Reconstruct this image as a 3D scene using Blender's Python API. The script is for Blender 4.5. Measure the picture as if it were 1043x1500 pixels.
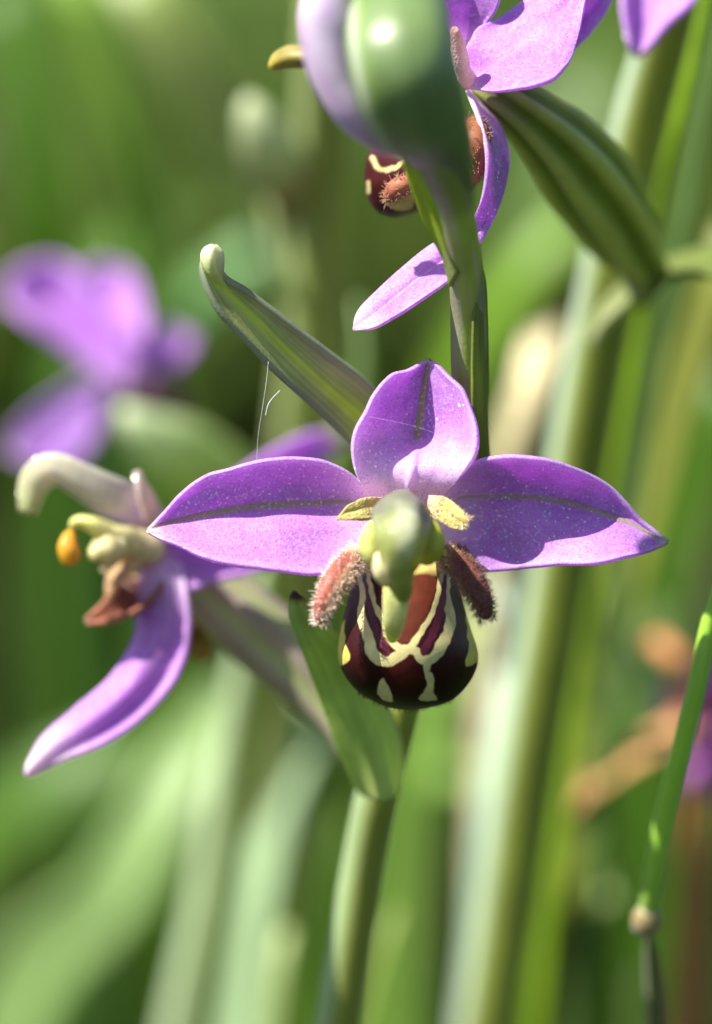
import bpy, math, random
import numpy as np
from mathutils import Vector

for o in list(bpy.data.objects):
    bpy.data.objects.remove(o, do_unlink=True)
SC = bpy.context.scene
COL = SC.collection
rng = np.random.default_rng(7)
random.seed(7)

# ------------------------------------------------------------------ camera
PITCH = math.radians(18)
DIST = 250.0                 # mm from lens to the plane in focus
MMPX = 0.0345                # mm per photograph pixel in the focus plane
H = 170.0                    # flower height above the ground, mm
EX = np.array([1.0, 0, 0])
EU = np.array([0, math.sin(PITCH), math.cos(PITCH)])
EF = np.array([0, math.cos(PITCH), -math.sin(PITCH)])
FOC = np.array([0, 0, H])

cam_d = bpy.data.cameras.new('camera')
cam = bpy.data.objects.new('camera', cam_d); COL.objects.link(cam)
cam.location = (FOC - EF * DIST) * 0.001
cam.rotation_euler = (math.pi / 2 - PITCH, 0, 0)
cam_d.sensor_fit = 'VERTICAL'
cam_d.sensor_height = 36.0
cam_d.lens = 36.0 * DIST / (1500 * MMPX)
cam_d.clip_start = 0.005
cam_d.clip_end = 200
cam_d.dof.use_dof = True
cam_d.dof.focus_distance = DIST * 0.001
cam_d.dof.aperture_fstop = cam_d.lens / 12.0
SC.camera = cam

# ------------------------------------------------------------------ light
to_sun = -0.56 * EX + 0.77 * EU - 0.37 * EF
to_sun /= np.linalg.norm(to_sun)
w = bpy.data.worlds.new('World'); SC.world = w; w.use_nodes = True
wn = w.node_tree.nodes; wn.clear()
sky = wn.new('ShaderNodeTexSky'); sky.sky_type = 'NISHITA'; sky.sun_disc = False
sky.sun_elevation = math.asin(to_sun[2])
sky.sun_rotation = math.atan2(to_sun[0], to_sun[1])
bg = wn.new('ShaderNodeBackground'); bg.inputs[1].default_value = 0.072
wo = wn.new('ShaderNodeOutputWorld')
w.node_tree.links.new(sky.outputs[0], bg.inputs[0]); w.node_tree.links.new(bg.outputs[0], wo.inputs[0])
sd = bpy.data.lights.new('sun', 'SUN'); sd.energy = 5.0; sd.angle = math.radians(0.5); sd.color = (1, 0.95, 0.87)
so = bpy.data.objects.new('sun', sd); COL.objects.link(so)
so.rotation_euler = Vector(-to_sun).to_track_quat('-Z', 'Y').to_euler()
so.location = tuple(to_sun * 2)
SC.view_settings.view_transform = 'Standard'
SC.view_settings.look = 'None'
SC.view_settings.gamma = 1
SC.view_settings.exposure = 1.08
SC.render.engine = 'CYCLES'
SC.cycles.use_denoising = True
SC.cycles.max_bounces = 10
SC.cycles.sample_clamp_indirect = 6

# ------------------------------------------------------------------ helpers
def P(a):
    """photograph pixel and depth behind the focus plane (mm) to a world point (m)"""
    a = np.atleast_2d(np.asarray(a, float))
    s = (DIST + a[:, 2]) / DIST
    x = (a[:, 0] - 521.5) * MMPX * s
    y = (750 - a[:, 1]) * MMPX * s
    return (FOC + x[:, None] * EX + y[:, None] * EU + a[:, 2:3] * EF) * 0.001

def RPX(r, d):
    return np.asarray(r, float) * MMPX * (DIST + np.asarray(d, float)) / DIST * 0.001

def S(r, g, b):
    c = np.array([r, g, b], float) / 255
    return np.where(c <= 0.04045, c / 12.92, ((c + 0.055) / 1.055) ** 2.4)

def sm(a, b, x):
    t = np.clip((x - a) / (b - a), 0, 1)
    return t * t * (3 - 2 * t)

def mix(a, b, t):
    t = np.asarray(t)[..., None]
    return np.asarray(a) * (1 - t) + np.asarray(b) * t

def spline(pts, n, closed=False):
    p = np.asarray(pts, float)
    if closed:
        p = np.vstack([p[-2:], p, p[:2]])
    if len(p) == 2:
        return p[0] + np.linspace(0, 1, n)[:, None] * (p[1] - p[0])
    t = np.concatenate([[0], np.cumsum(np.linalg.norm(np.diff(p, axis=0), axis=1) ** 0.75 + 1e-12)])
    m = np.zeros_like(p)
    dt = np.diff(t)[:, None]
    sl = np.diff(p, axis=0) / dt
    m[1:-1] = (sl[:-1] * dt[1:] + sl[1:] * dt[:-1]) / (dt[1:] + dt[:-1])
    m[0] = sl[0]; m[-1] = sl[-1]
    lo, hi = (t[2], t[-2]) if closed else (t[0], t[-1])
    if closed:
        hi = t[-2]
    def ev(q):
        i = np.clip(np.searchsorted(t, q, side='right') - 1, 0, len(t) - 2)
        h = (t[i + 1] - t[i]); s = ((q - t[i]) / h)[:, None]; h = h[:, None]
        return ((2 * s**3 - 3 * s**2 + 1) * p[i] + (s**3 - 2 * s**2 + s) * h * m[i]
                + (-2 * s**3 + 3 * s**2) * p[i + 1] + (s**3 - s**2) * h * m[i + 1])
    f = ev(np.linspace(lo, hi, max(400, n * 6)))
    L = np.concatenate([[0], np.cumsum(np.linalg.norm(np.diff(f, axis=0), axis=1))])
    q = np.linspace(0, L[-1], n + 1)[:-1] if closed else np.linspace(0, L[-1], n)
    return np.stack([np.interp(q, L, f[:, k]) for k in range(p.shape[1])], 1)

def prof(vals, n):
    v = np.asarray(vals, float)
    if v.ndim == 0:
        return np.full(n, float(v))
    return spline(np.stack([np.linspace(0, 1, len(v)) * max(1e-9, abs(v).max()) * 3, v], 1), n)[:, 1]

def vnoise(x, y, seed=0):
    """smooth value noise"""
    r = np.random.default_rng(seed).random((64, 64))
    xi = np.floor(x).astype(int); yi = np.floor(y).astype(int)
    fx = x - xi; fy = y - yi
    fx = fx * fx * (3 - 2 * fx); fy = fy * fy * (3 - 2 * fy)
    g = lambda i, j: r[i % 64, j % 64]
    return (g(xi, yi) * (1 - fx) + g(xi + 1, yi) * fx) * (1 - fy) + (g(xi, yi + 1) * (1 - fx) + g(xi + 1, yi + 1) * fx) * fy

def wloc(o):
    v = np.zeros(3)
    while o is not None:
        v = v + np.array(o.location); o = o.parent
    return v

def link(name, verts, faces, cols, material, parent=None, smooth=True):
    me = bpy.data.meshes.new(name)
    off = wloc(parent) if parent is not None else np.zeros(3)
    verts = np.asarray(verts, float)
    o = bpy.data.objects.new(name, me); COL.objects.link(o)
    if parent is not None:
        o.parent = parent
        # own origin at the piece's first vertex region: keep textures and pivots local
        c = verts.mean(0)
        o.location = tuple(c - off)
        v = verts - c
    else:
        c = np.array([verts[:, 0].mean(), verts[:, 1].mean(), verts[:, 2].min()])
        o.location = tuple(c); v = verts - c
    me.from_pydata(v.tolist(), [], [list(map(int, f)) for f in faces])
    if smooth:
        me.polygons.foreach_set('use_smooth', [True] * len(me.polygons))
    if cols is not None:
        at = me.color_attributes.new('Col', 'FLOAT_COLOR', 'POINT')
        cols = np.clip(cols, 0, 1); c4 = np.ones((len(v), 4)); c4[:, :cols.shape[1]] = cols
        at.data.foreach_set('color', c4.ravel())
    me.materials.append(material)
    me.update()
    return o

def grid_faces(nu, nv, closed=False):
    i, j = np.meshgrid(np.arange(nu - 1), np.arange(nv if closed else nv - 1), indexing='ij')
    j2 = (j + 1) % nv
    return np.stack([i * nv + j, (i + 1) * nv + j, (i + 1) * nv + j2, i * nv + j2], -1).reshape(-1, 4)

def solidify(o, t):
    m = o.modifiers.new('thickness', 'SOLIDIFY'); m.thickness = t * 0.001; m.offset = 0
    return o

def petal(name, L, M, R, parent, material, colfn, bulge=(0, 0), rib=0.0, nu=60, nv=41, thick=0.22, wave=0.0, seed=1):
    """sheet between a left edge, a midrib and a right edge, given as (px, py, depth)"""
    l, m, r = (spline(c, nu) for c in (L, M, R))
    v = np.linspace(-1, 1, nv); t = np.abs(v)
    E = np.where((v < 0)[None, :, None], l[:, None, :], r[:, None, :])
    g = m[:, None, :] * (1 - t)[None, :, None] + E * t[None, :, None]
    u = np.linspace(0, 1, nu)
    fall = np.sin(np.pi * np.clip(u, 0, 1)) ** 0.5
    b = np.where(v < 0, bulge[0], bulge[1]) * np.sin(np.pi * t)
    g[..., 2] += b[None, :] * fall[:, None]
    g[..., 2] += rib * np.exp(-(v / 0.06) ** 2)[None, :] * fall[:, None]
    U, V = np.meshgrid(u, v, indexing='ij')
    if wave:
        g[..., 2] += wave * (vnoise(U * 5 + 3, V * 2.5 + 9, seed) - 0.5) * 2 * fall[:, None]
        edge = sm(0.75, 1.0, np.abs(V))
        g[..., 1] += wave * 9 * edge * (vnoise(U * 16, V * 3 + 20, seed + 5) - 0.5) * fall[:, None]
    px, py = g[..., 0], g[..., 1]
    c = colfn(U, V, px, py)
    o = link(name, P(g.reshape(-1, 3)), grid_faces(nu, nv), c.reshape(-1, c.shape[-1]), material, parent)
    return solidify(o, thick)

def frames(p, up0):
    t = np.gradient(p, axis=0); t /= np.linalg.norm(t, axis=1)[:, None] + 1e-15
    n = np.zeros_like(p); a = np.asarray(up0, float)
    for i in range(len(p)):
        a = a - t[i] * a.dot(t[i]); a /= np.linalg.norm(a) + 1e-15
        n[i] = a
    return t, n, np.cross(t, n)

def tube(name, pts, radii, parent, material, colfn, nu=40, nv=24, ribs=0, ribdepth=0.0, twist=0.0, flat=1.0, caps=True, lump=0.0, seed=3):
    """pts: world points (m); radii: m; colfn(u, theta). theta 0 faces the camera, positive to the right"""
    p = spline(pts, nu); r = prof(radii, nu)
    if caps:
        e = np.linspace(0, 1, nu)
        k = 3.0 / nu
        r = r * np.sqrt(np.clip(1 - (1 - np.clip(e / k, 0, 1)) ** 2, 0.0004, 1)) * np.sqrt(np.clip(1 - (1 - np.clip((1 - e) / k, 0, 1)) ** 2, 0.0004, 1))
    t, n, b = frames(p, -EF)
    flip = b.mean(0) @ EX < 0
    if flip: b = -b
    th = np.linspace(0, 2 * np.pi, nv, endpoint=False)
    U, T = np.meshgrid(np.linspace(0, 1, nu), th, indexing='ij')
    TT = T + twist * U
    rr = r[:, None] * (1 + ribdepth * np.sin(ribs * TT) if ribs else 1.0) * np.ones_like(T)
    if lump:
        rr = rr * (1 + lump * (vnoise(U * 6, np.cos(T) * 2 + 5, seed) - 0.5))
    g = p[:, None, :] + rr[..., None] * (np.cos(T)[..., None] * n[:, None, :] * flat + np.sin(T)[..., None] * b[:, None, :])
    c = colfn(U, TT)
    fc = grid_faces(nu, nv, True)
    if flip: fc = fc[:, ::-1]
    return link(name, g.reshape(-1, 3), fc, c.reshape(-1, 3), material, parent)

def blade(name, pts, widths, parent, material, colfn, face=None, fold=0.25, nu=36, nv=9, thick=0.25, twist=0.0):
    """leaf strip along world points; fold lifts the edges towards 'face'"""
    p = spline(pts, nu); wd = prof(widths, nu)
    wd = np.maximum(wd, 1e-5)
    t, n, b = frames(p, -EF + 0.6 * EU - 0.7 * EX if face is None else face)
    v = np.linspace(-1, 1, nv)
    a = twist * np.linspace(0, 1, nu)
    bb = b * np.cos(a)[:, None] + n * np.sin(a)[:, None]
    nn = n * np.cos(a)[:, None] - b * np.sin(a)[:, None]
    g = p[:, None, :] + (wd / 2)[:, None, None] * (v[None, :, None] * bb[:, None, :] + fold * (np.abs(v) ** 1.3)[None, :, None] * nn[:, None, :])
    U, V = np.meshgrid(np.linspace(0, 1, nu), v, indexing='ij')
    o = link(name, g.reshape(-1, 3), grid_faces(nu, nv), colfn(U, V).reshape(-1, 3), material, parent)
    return solidify(o, thick) if thick else o

def empty(name, loc, parent=None):
    o = bpy.data.objects.new(name, None); COL.objects.link(o)
    o.empty_display_size = 0.005
    if parent is not None:
        o.parent = parent; o.location = tuple(np.asarray(loc) - wloc(parent))
    else:
        o.location = tuple(loc)
    return o

def tag(o, label, cat, group=None):
    o['label'] = label; o['category'] = cat
    if group: o['group'] = group
    return o

def to_ground(pt, dx=0.0, dy=0.0, z=-0.002):
    """world points that carry a stem or blade from its lowest seen point down into the soil"""
    pt = np.asarray(pt, float).reshape(3)
    end = np.array([pt[0] + dx, pt[1] + dy, z])
    mid = pt * 0.5 + end * 0.5 + np.array([dx * -0.12, dy * -0.12, 0])
    return np.vstack([mid, end])

# ------------------------------------------------------------------ materials
def material(name, rough=0.45, transl=0.3, var=0.15, vscale=900, bump=0.15, bscale=6000, sparkle=0.0, sheen=0.0, spec=0.4, streak=0.0, tgain=1.3, coat=0.0, sss=0.0):
    m = bpy.data.materials.new(name); m.use_nodes = True
    nt = m.node_tree; nd = nt.nodes; nd.clear(); lk = nt.links.new
    out = nd.new('ShaderNodeOutputMaterial')
    pb = nd.new('ShaderNodeBsdfPrincipled')
    at = nd.new('ShaderNodeVertexColor'); at.layer_name = 'Col'
    tc = nd.new('ShaderNodeTexCoord')
    nz = nd.new('ShaderNodeTexNoise'); nz.inputs['Scale'].default_value = vscale; nz.inputs['Detail'].default_value = 4
    lk(tc.outputs['Object'], nz.inputs['Vector'])
    mr = nd.new('ShaderNodeMapRange'); mr.inputs[1].default_value = 0.3; mr.inputs[2].default_value = 0.7
    mr.inputs[3].default_value = 1 - var; mr.inputs[4].default_value = 1 + var
    lk(nz.outputs['Fac'], mr.inputs[0])
    mx = nd.new('ShaderNodeVectorMath'); mx.operation = 'SCALE'
    lk(at.outputs['Color'], mx.inputs[0]); lk(mr.outputs[0], mx.inputs['Scale'])
    lk(mx.outputs[0], pb.inputs['Base Color'])
    if sparkle:
        v3 = nd.new('ShaderNodeTexVoronoi'); v3.inputs['Scale'].default_value = 11000
        lk(tc.outputs['Object'], v3.inputs['Vector'])
        s3 = nd.new('ShaderNodeSeparateColor'); lk(v3.outputs['Color'], s3.inputs[0])
        r3 = nd.new('ShaderNodeMapRange'); r3.inputs[1].default_value = 0.45; r3.inputs[2].default_value = 1.0
        r3.inputs[3].default_value = 0.0; r3.inputs[4].default_value = 0.45
        lk(s3.outputs[1], r3.inputs[0])
        am = nd.new('ShaderNodeMath'); am.operation = 'MULTIPLY'; lk(r3.outputs[0], am.inputs[0]); lk(at.outputs['Alpha'], am.inputs[1])
        m3 = nd.new('ShaderNodeMix'); m3.data_type = 'RGBA'
        lk(am.outputs[0], m3.inputs[0]); lk(mx.outputs[0], m3.inputs[6]); m3.inputs[7].default_value = (0.85, 0.62, 0.92, 1)
        lk(m3.outputs[2], pb.inputs['Base Color'])
    pb.inputs['Roughness'].default_value = rough
    pb.inputs['Specular IOR Level'].default_value = spec
    pb.inputs['Sheen Weight'].default_value = sheen
    pb.inputs['Sheen Roughness'].default_value = 0.4
    pb.inputs['Coat Weight'].default_value = coat
    pb.inputs['Coat Roughness'].default_value = 0.25
    if sss:
        pb.inputs['Subsurface Weight'].default_value = sss
        pb.inputs['Subsurface Radius'].default_value = (0.0006, 0.0006, 0.0003)
        pb.inputs['Subsurface Scale'].default_value = 1.0
    vo = nd.new('ShaderNodeTexVoronoi'); vo.inputs['Scale'].default_value = bscale
    lk(tc.outputs['Object'], vo.inputs['Vector'])
    bp = nd.new('ShaderNodeBump'); bp.inputs['Strength'].default_value = bump
    bp.inputs['Distance'].default_value = 0.6 / bscale
    bp.invert = True
    n2 = nd.new('ShaderNodeTexNoise'); n2.inputs['Scale'].default_value = bscale * 0.12; n2.inputs['Detail'].default_value = 3
    lk(tc.outputs['Object'], n2.inputs['Vector'])
    ad = nd.new('ShaderNodeMath'); ad.operation = 'ADD'
    lk(vo.outputs['Distance'], ad.inputs[0]); lk(n2.outputs['Fac'], ad.inputs[1])
    lk(ad.outputs[0], bp.inputs['Height'])
    lk(bp.outputs[0], pb.inputs['Normal'])
    sh = pb
    if transl:
        tr = nd.new('ShaderNodeBsdfTranslucent')
        gm = nd.new('ShaderNodeVectorMath'); gm.operation = 'MULTIPLY'; gm.inputs[1].default_value = (tgain,) * 3 if isinstance(tgain, (int, float)) else tgain
        lk(mx.outputs[0], gm.inputs[0]); lk(gm.outputs[0], tr.inputs['Color'])
        ms = nd.new('ShaderNodeMixShader'); ms.inputs[0].default_value = transl
        lk(pb.outputs[0], ms.inputs[1]); lk(tr.outputs[0], ms.inputs[2]); sh = ms
    if sparkle:
        # single glistening surface cells: mirror-like facets, each turned its own way
        v2 = nd.new('ShaderNodeTexVoronoi'); v2.inputs['Scale'].default_value = 11500
        lk(tc.outputs['Object'], v2.inputs['Vector'])
        sep = nd.new('ShaderNodeSeparateColor'); lk(v2.outputs['Color'], sep.inputs[0])
        gt = nd.new('ShaderNodeMath'); gt.operation = 'GREATER_THAN'; gt.inputs[1].default_value = 0.8
        lk(sep.outputs[0], gt.inputs[0])
        ge = nd.new('ShaderNodeNewGeometry')
        vm = nd.new('ShaderNodeVectorMath'); vm.operation = 'SUBTRACT'; vm.inputs[1].default_value = (0.5, 0.5, 0.5)
        lk(v2.outputs['Color'], vm.inputs[0])
        vs = nd.new('ShaderNodeVectorMath'); vs.operation = 'SCALE'; vs.inputs['Scale'].default_value = 1.5
        lk(vm.outputs[0], vs.inputs[0])
        va = nd.new('ShaderNodeVectorMath'); va.operation = 'ADD'
        lk(vs.outputs[0], va.inputs[0]); lk(ge.outputs['Normal'], va.inputs[1])
        vn = nd.new('ShaderNodeVectorMath'); vn.operation = 'NORMALIZE'; lk(va.outputs[0], vn.inputs[0])
        gl = nd.new('ShaderNodeBsdfGlossy'); gl.inputs['Roughness'].default_value = 0.2
        lk(vn.outputs[0], gl.inputs['Normal'])
        f = nd.new('ShaderNodeMath'); f.operation = 'MULTIPLY'; f.inputs[1].default_value = sparkle
        lk(gt.outputs[0], f.inputs[0])
        m2 = nd.new('ShaderNodeMixShader'); lk(f.outputs[0], m2.inputs[0]); lk(sh.outputs[0], m2.inputs[1]); lk(gl.outputs[0], m2.inputs[2]); sh = m2
    lk(sh.outputs[0], out.inputs['Surface'])
    return m

M_SEPAL = material('sepal_tissue', rough=0.5, transl=0.42, var=0.10, vscale=700, bump=0.2, bscale=9000, sparkle=0.3, sheen=0.1, tgain=(1.3, 1.1, 1.3))
M_GREEN = material('green_tissue', rough=0.4, transl=0.36, var=0.12, vscale=500, bump=0.12, bscale=5000, spec=0.5)
M_STEM = material('stem_tissue', rough=0.42, transl=0.0, var=0.10, vscale=300, bump=0.10, bscale=4000, spec=0.7, sss=0.4, sheen=0.35)
M_LIP = material('lip_velvet', rough=0.42, transl=0.0, var=0.18, vscale=1500, bump=0.25, bscale=16000, sheen=0.0, spec=0.2)
M_COL = material('column_tissue', rough=0.42, transl=0.22, var=0.22, vscale=1100, bump=0.35, bscale=8000, spec=0.5, sss=0.5)
M_PETAL = material('downy_petal', rough=0.75, transl=0.3, var=0.2, vscale=1800, bump=0.6, bscale=7000, spec=0.15, sheen=0.3)
M_BUD = material('bud_skin', rough=0.4, transl=0.15, var=0.12, vscale=500, bump=0.08, bscale=4000, spec=0.7)
M_HAIR = material('lobe_hair', rough=0.5, transl=0.4, var=0.1, vscale=500, bump=0.0)
M_LEAF = material('leaf_blade', rough=0.42, transl=0.36, var=0.15, vscale=120, bump=0.2, bscale=1500, spec=0.5)
M_GRASS = material('meadow_grass', rough=0.5, transl=0.36, var=0.15, vscale=60, bump=0.1, bscale=900, spec=0.4)
M_DRY = material('dry_leaf', rough=0.7, transl=0.2, var=0.3, vscale=250, bump=0.5, bscale=900)

def soil_material():
    m = bpy.data.materials.new('soil'); m.use_nodes = True
    nt = m.node_tree; nd = nt.nodes; lk = nt.links.new
    pb = nd['Principled BSDF']; pb.inputs['Roughness'].default_value = 1.0; pb.inputs['Specular IOR Level'].default_value = 0.05
    tc = nd.new('ShaderNodeTexCoord')
    n1 = nd.new('ShaderNodeTexNoise'); n1.inputs['Scale'].default_value = 25; n1.inputs['Detail'].default_value = 8
    cr = nd.new('ShaderNodeValToRGB')
    cr.color_ramp.elements[0].position = 0.35; cr.color_ramp.elements[0].color = (0.006, 0.010, 0.003, 1)
    cr.color_ramp.elements[1].position = 0.7; cr.color_ramp.elements[1].color = (0.016, 0.03, 0.006, 1)
    lk(tc.outputs['Object'], n1.inputs['Vector']); lk(n1.outputs['Fac'], cr.inputs[0]); lk(cr.outputs[0], pb.inputs['Base Color'])
    bp = nd.new('ShaderNodeBump'); bp.inputs['Distance'].default_value = 0.01; lk(n1.outputs['Fac'], bp.inputs['Height']); lk(bp.outputs[0], pb.inputs['Normal'])
    return m

# ------------------------------------------------------------------ colours
PURP = S(207, 147, 225); PURP_D = S(181, 103, 206); PURP_L = S(220, 184, 238); WHITE_P = S(250, 236, 246)
RIBG = S(170, 176, 92)

def sepal_col(tip=0.06, ribw=0.045, ribend=(0.0, 1.0), base=0.12, ribcol=RIBG, seed=1, body=PURP, deep=PURP_D, tipc=S(214, 208, 190), deepside=0.5):
    def f(U, V, px, py):
        n = vnoise(U * 7, V * 3 + 10, seed); n2 = vnoise(U * 3 + V * 2, V * 14 + 30, seed + 2)
        c = mix(body, deep, np.clip(0.25 + 0.55 * (n - 0.3) + 0.25 * (n2 - 0.5), 0, 1) * (1 - 0.4 * np.abs(V)))
        c = mix(c, PURP_L, 0.55 * sm(0.84, 1.0, np.abs(V)))
        c = mix(c, WHITE_P, sm(base * 2.4, 0, U) * 0.85)
        vein = np.exp(-((np.abs(V) - 0.42) / 0.025) ** 2) * 0.16
        c = mix(c, deep, vein)
        rw = ribw * (0.6 + 0.9 * U)
        r = np.exp(-(V / rw) ** 2) * sm(ribend[0], ribend[0] + 0.1, U) * sm(ribend[1] + 0.01, ribend[1] - 0.1, U)
        c = mix(c, ribcol, np.clip(r * 1.1, 0, 1) * 0.9)
        c = mix(c, tipc, sm(1 - tip * 1.6, 1 - tip * 0.2, U) * 0.85)
        return np.concatenate([c, (1 - np.clip(r * 1.3, 0, 1))[..., None]], -1)
    return f

def flatcol(*stops, var=0.12, seed=1, vfreq=6):
    """colour along the length, with faint lengthwise veins"""
    ks = np.asarray(stops, float)
    xs = np.linspace(0, 1, len(ks))
    def f(U, V, px=None, py=None):
        c = np.stack([np.interp(U, xs, ks[:, i]) for i in range(3)], -1)
        n = vnoise(U * 3 + 1, V * vfreq + 20, seed)
        return c * (1 + var * 2 * (n - 0.5))[..., None]
    return f

G_YEL = S(150, 176, 62); G_MID = S(112, 148, 60); G_DARK = S(70, 104, 40); G_PALE = S(186, 206, 150); G_BLUE = S(140, 172, 132); G_OLIVE = S(128, 136, 52)

# ------------------------------------------------------------------ ground
gs = 40.0
gv = [(-gs, -gs, 0), (gs, -gs, 0), (gs, gs, 0), (-gs, gs, 0)]
ground = link('ground', gv, [(0, 1, 2, 3)], None, soil_material(), smooth=False)
ground['kind'] = 'structure'

# ================================================================== PLANT A: the orchid in focus
stemA_pts = P([(668, 470, 3), (680, 640, 6), (650, 800, 9), (600, 980, 11), (556, 1150, 13), (528, 1300, 16), (496, 1500, 19), (478, 1640, 22)])
baseA = to_ground(stemA_pts[-1], dx=-0.012, dy=0.004)
plantA = empty('bee_orchid', (baseA[-1][0], baseA[-1][1], 0))
tag(plantA, 'bee orchid with one open flower facing forward, a drooping older flower and a green bud', 'orchid', 'bee orchids growing close together')

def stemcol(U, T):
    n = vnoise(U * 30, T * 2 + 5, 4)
    c = mix(S(150, 172, 120), S(140, 148, 52), sm(-0.8, 0.1, np.sin(T)))  # left side painted paler: the sun's sheen put into the colour
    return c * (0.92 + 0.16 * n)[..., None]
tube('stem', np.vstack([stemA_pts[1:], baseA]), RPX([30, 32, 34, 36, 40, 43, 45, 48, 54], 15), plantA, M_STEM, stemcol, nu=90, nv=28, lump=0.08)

# ---- the main flower
fl = empty('flower', P([(595, 770, 3)])[0], plantA)
# its ovary, behind
ovc = flatcol(S(120, 140, 66), S(120, 146, 60), vfreq=1)
tube('ovary', P([(598, 745, 2.5), (604, 800, 6), (606, 880, 9), (600, 960, 11)]), RPX([34, 46, 44, 30], 6), fl, M_GREEN, ovc, ribs=6, ribdepth=0.07, nv=36)

# left lateral sepal: shallow V channel, midrib deepest
petal('sepal',
      [(556, 726, 1.6), (524, 704, .9), (511, 693, .6), (476, 677, .1), (442, 672, -.1), (393, 673, -.2), (348, 684, -.1), (303, 697, .1), (265, 724, .5), (240, 752, .9), (216, 778, 1.2)],
      [(560, 745, 2.4), (511, 736, 1.7), (442, 738, 1.4), (372, 742, 1.3), (321, 750, 1.3), (276, 759, 1.3), (234, 771, 1.2), (216, 779, 1.2)],
      [(560, 775, 1.2), (540, 815, .0), (483, 841, -.8), (459, 842, -1.0), (407, 836, -1.1), (355, 830, -1.0), (303, 819, -.5), (262, 800, .2), (232, 789, .8), (216, 780, 1.2)],
      fl, M_SEPAL, sepal_col(tip=.05, ribw=.05, ribend=(.05, 1.2), seed=3), bulge=(0.35, 0.1), rib=-0.16, nu=90, nv=61, wave=0.2, seed=4)
# right lateral sepal: the upper half hangs over, the lower half lies back
petal('sepal',
      [(640, 728, 1.6), (657, 716, .5), (674, 695, -.2), (702, 675, -.8), (740, 669, -1.1), (785, 672, -1.2), (823, 680, -.8), (864, 695, .1), (895, 714, .7), (920, 740, 1.0), (940, 763, 1.2), (957, 777, 1.2), (978, 793, 1.2)],
      [(636, 745, 2.4), (661, 731, 2.0), (726, 725, 1.7), (778, 727, 1.6), (833, 736, 1.5), (888, 754, 1.4), (926, 769, 1.3), (957, 785, 1.2), (978, 794, 1.2)],
      [(636, 775, 2.2), (665, 815, 1.8), (709, 837, 1.5), (754, 834, 1.2), (819, 828, .3), (875, 826, -.6), (916, 817, -.5), (951, 807, .3), (978, 796, 1.2)],
      fl, M_SEPAL, sepal_col(tip=.04, ribw=.035, ribend=(.05, 1.2), seed=8), bulge=(0.5, 0.1), rib=-0.16, nu=90, nv=61, wave=0.2, seed=9)
# dorsal sepal: pale base coming forward, then a cupped hood with a fold
petal('sepal',
      [(562, 742, 1.2), (540, 722, .2), (526, 702, -.7), (517, 668, -1.2), (519, 637, -1.3), (535, 604, -1.1), (553, 570, -.6), (574, 550, -.3), (598, 543, .4), (614, 534, .7), (627, 527, 1.0)],
      [(596, 742, 1.5), (598, 722, .4), (602, 702, -.3), (605, 682, -0.3), (608, 666, 0.4), (611, 650, 1.5), (614, 622, 2.0), (619, 590, 1.7), (624, 556, 1.2), (628, 536, 1.0), (628, 527, 1.0)],
      [(630, 742, 1.2), (650, 722, .2), (668, 706, -.6), (686, 684, -1.2), (697, 664, -1.4), (699, 634, -1.3), (689, 597, -.8), (675, 568, -.3), (656, 550, .3), (640, 534, .7), (629, 527, 1.0)],
      fl, M_SEPAL, sepal_col(tip=.03, ribw=.055, ribend=(.40, 1.2), base=.26, seed=13), bulge=(0.7, 0.3), rib=-0.22, nu=120, nv=81, wave=0.2, seed=14)

# two small hairy petals
def petalcol(U, V, px, py):
    c = mix(S(232, 196, 170), S(206, 196, 126), sm(0.0, 0.35, U))
    return mix(c, S(186, 182, 96), sm(0.5, 1, U) * 0.6 * (1 - np.abs(V)))
petal('petal', [(560, 728, -.2), (534, 730, -1.0), (512, 739, -1.6), (494, 759, -2.0)], [(560, 742, -.3), (530, 746, -1.2), (510, 751, -1.7), (494, 760, -2.0)],
      [(558, 752, -.4), (544, 760, -1.3), (519, 762, -1.9), (494, 761, -2.0)], fl, M_PETAL, petalcol, nu=28, nv=17, thick=.2, wave=.1)
rp = petal('petal', [(630, 745, -.2), (640, 758, -1.2), (660, 773, -1.8), (674, 776, -2.0), (682, 768, -2.1)], [(628, 736, -.3), (648, 745, -1.3), (668, 760, -1.9), (682, 766, -2.1)],
      [(630, 726, -.2), (652, 728, -1.2), (668, 740, -1.7), (681, 755, -2.0), (683, 764, -2.1)], fl, M_PETAL, petalcol, nu=28, nv=17, thick=.2, wave=.1)

def hairs(name, roots, dirs, length, rad, col, parent, mat=M_HAIR, jitter=0.5, seed=1):
    """short tapering hairs joined into one fringe"""
    r = np.random.default_rng(seed)
    V, F, C = [], [], []
    col = np.asarray(col)
    for i, (p, d) in enumerate(zip(roots, dirs)):
        d = d + jitter * r.normal(size=3); d /= np.linalg.norm(d) + 1e-9
        L = length * r.uniform(0.55, 1.25)
        a = np.cross(d, (0.3, 0.5, 0.8)); a /= np.linalg.norm(a); b = np.cross(d, a)
        bend = r.normal(size=3) * 0.18 * L
        k = len(V)
        for s, ww in ((0, 1), (0.55, 0.75)):
            cen = p + d * L * s + bend * s * s
            for q in range(3):
                V.append(cen + rad * ww * (a * math.cos(q * 2.094) + b * math.sin(q * 2.094)))
        V.append(p + d * L + bend)
        for q in range(3):
            q2 = (q + 1) % 3
            F += [(k + q, k + q2, k + 3 + q2, k + 3 + q), (k + 3 + q, k + 3 + q2, k + 6)]
        cc = col if col.ndim == 1 else col[i]
        C += [cc] * 7
    o = link(name, V, F, np.array(C), mat, parent)
    o['kind'] = 'stuff'
    return o

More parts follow.
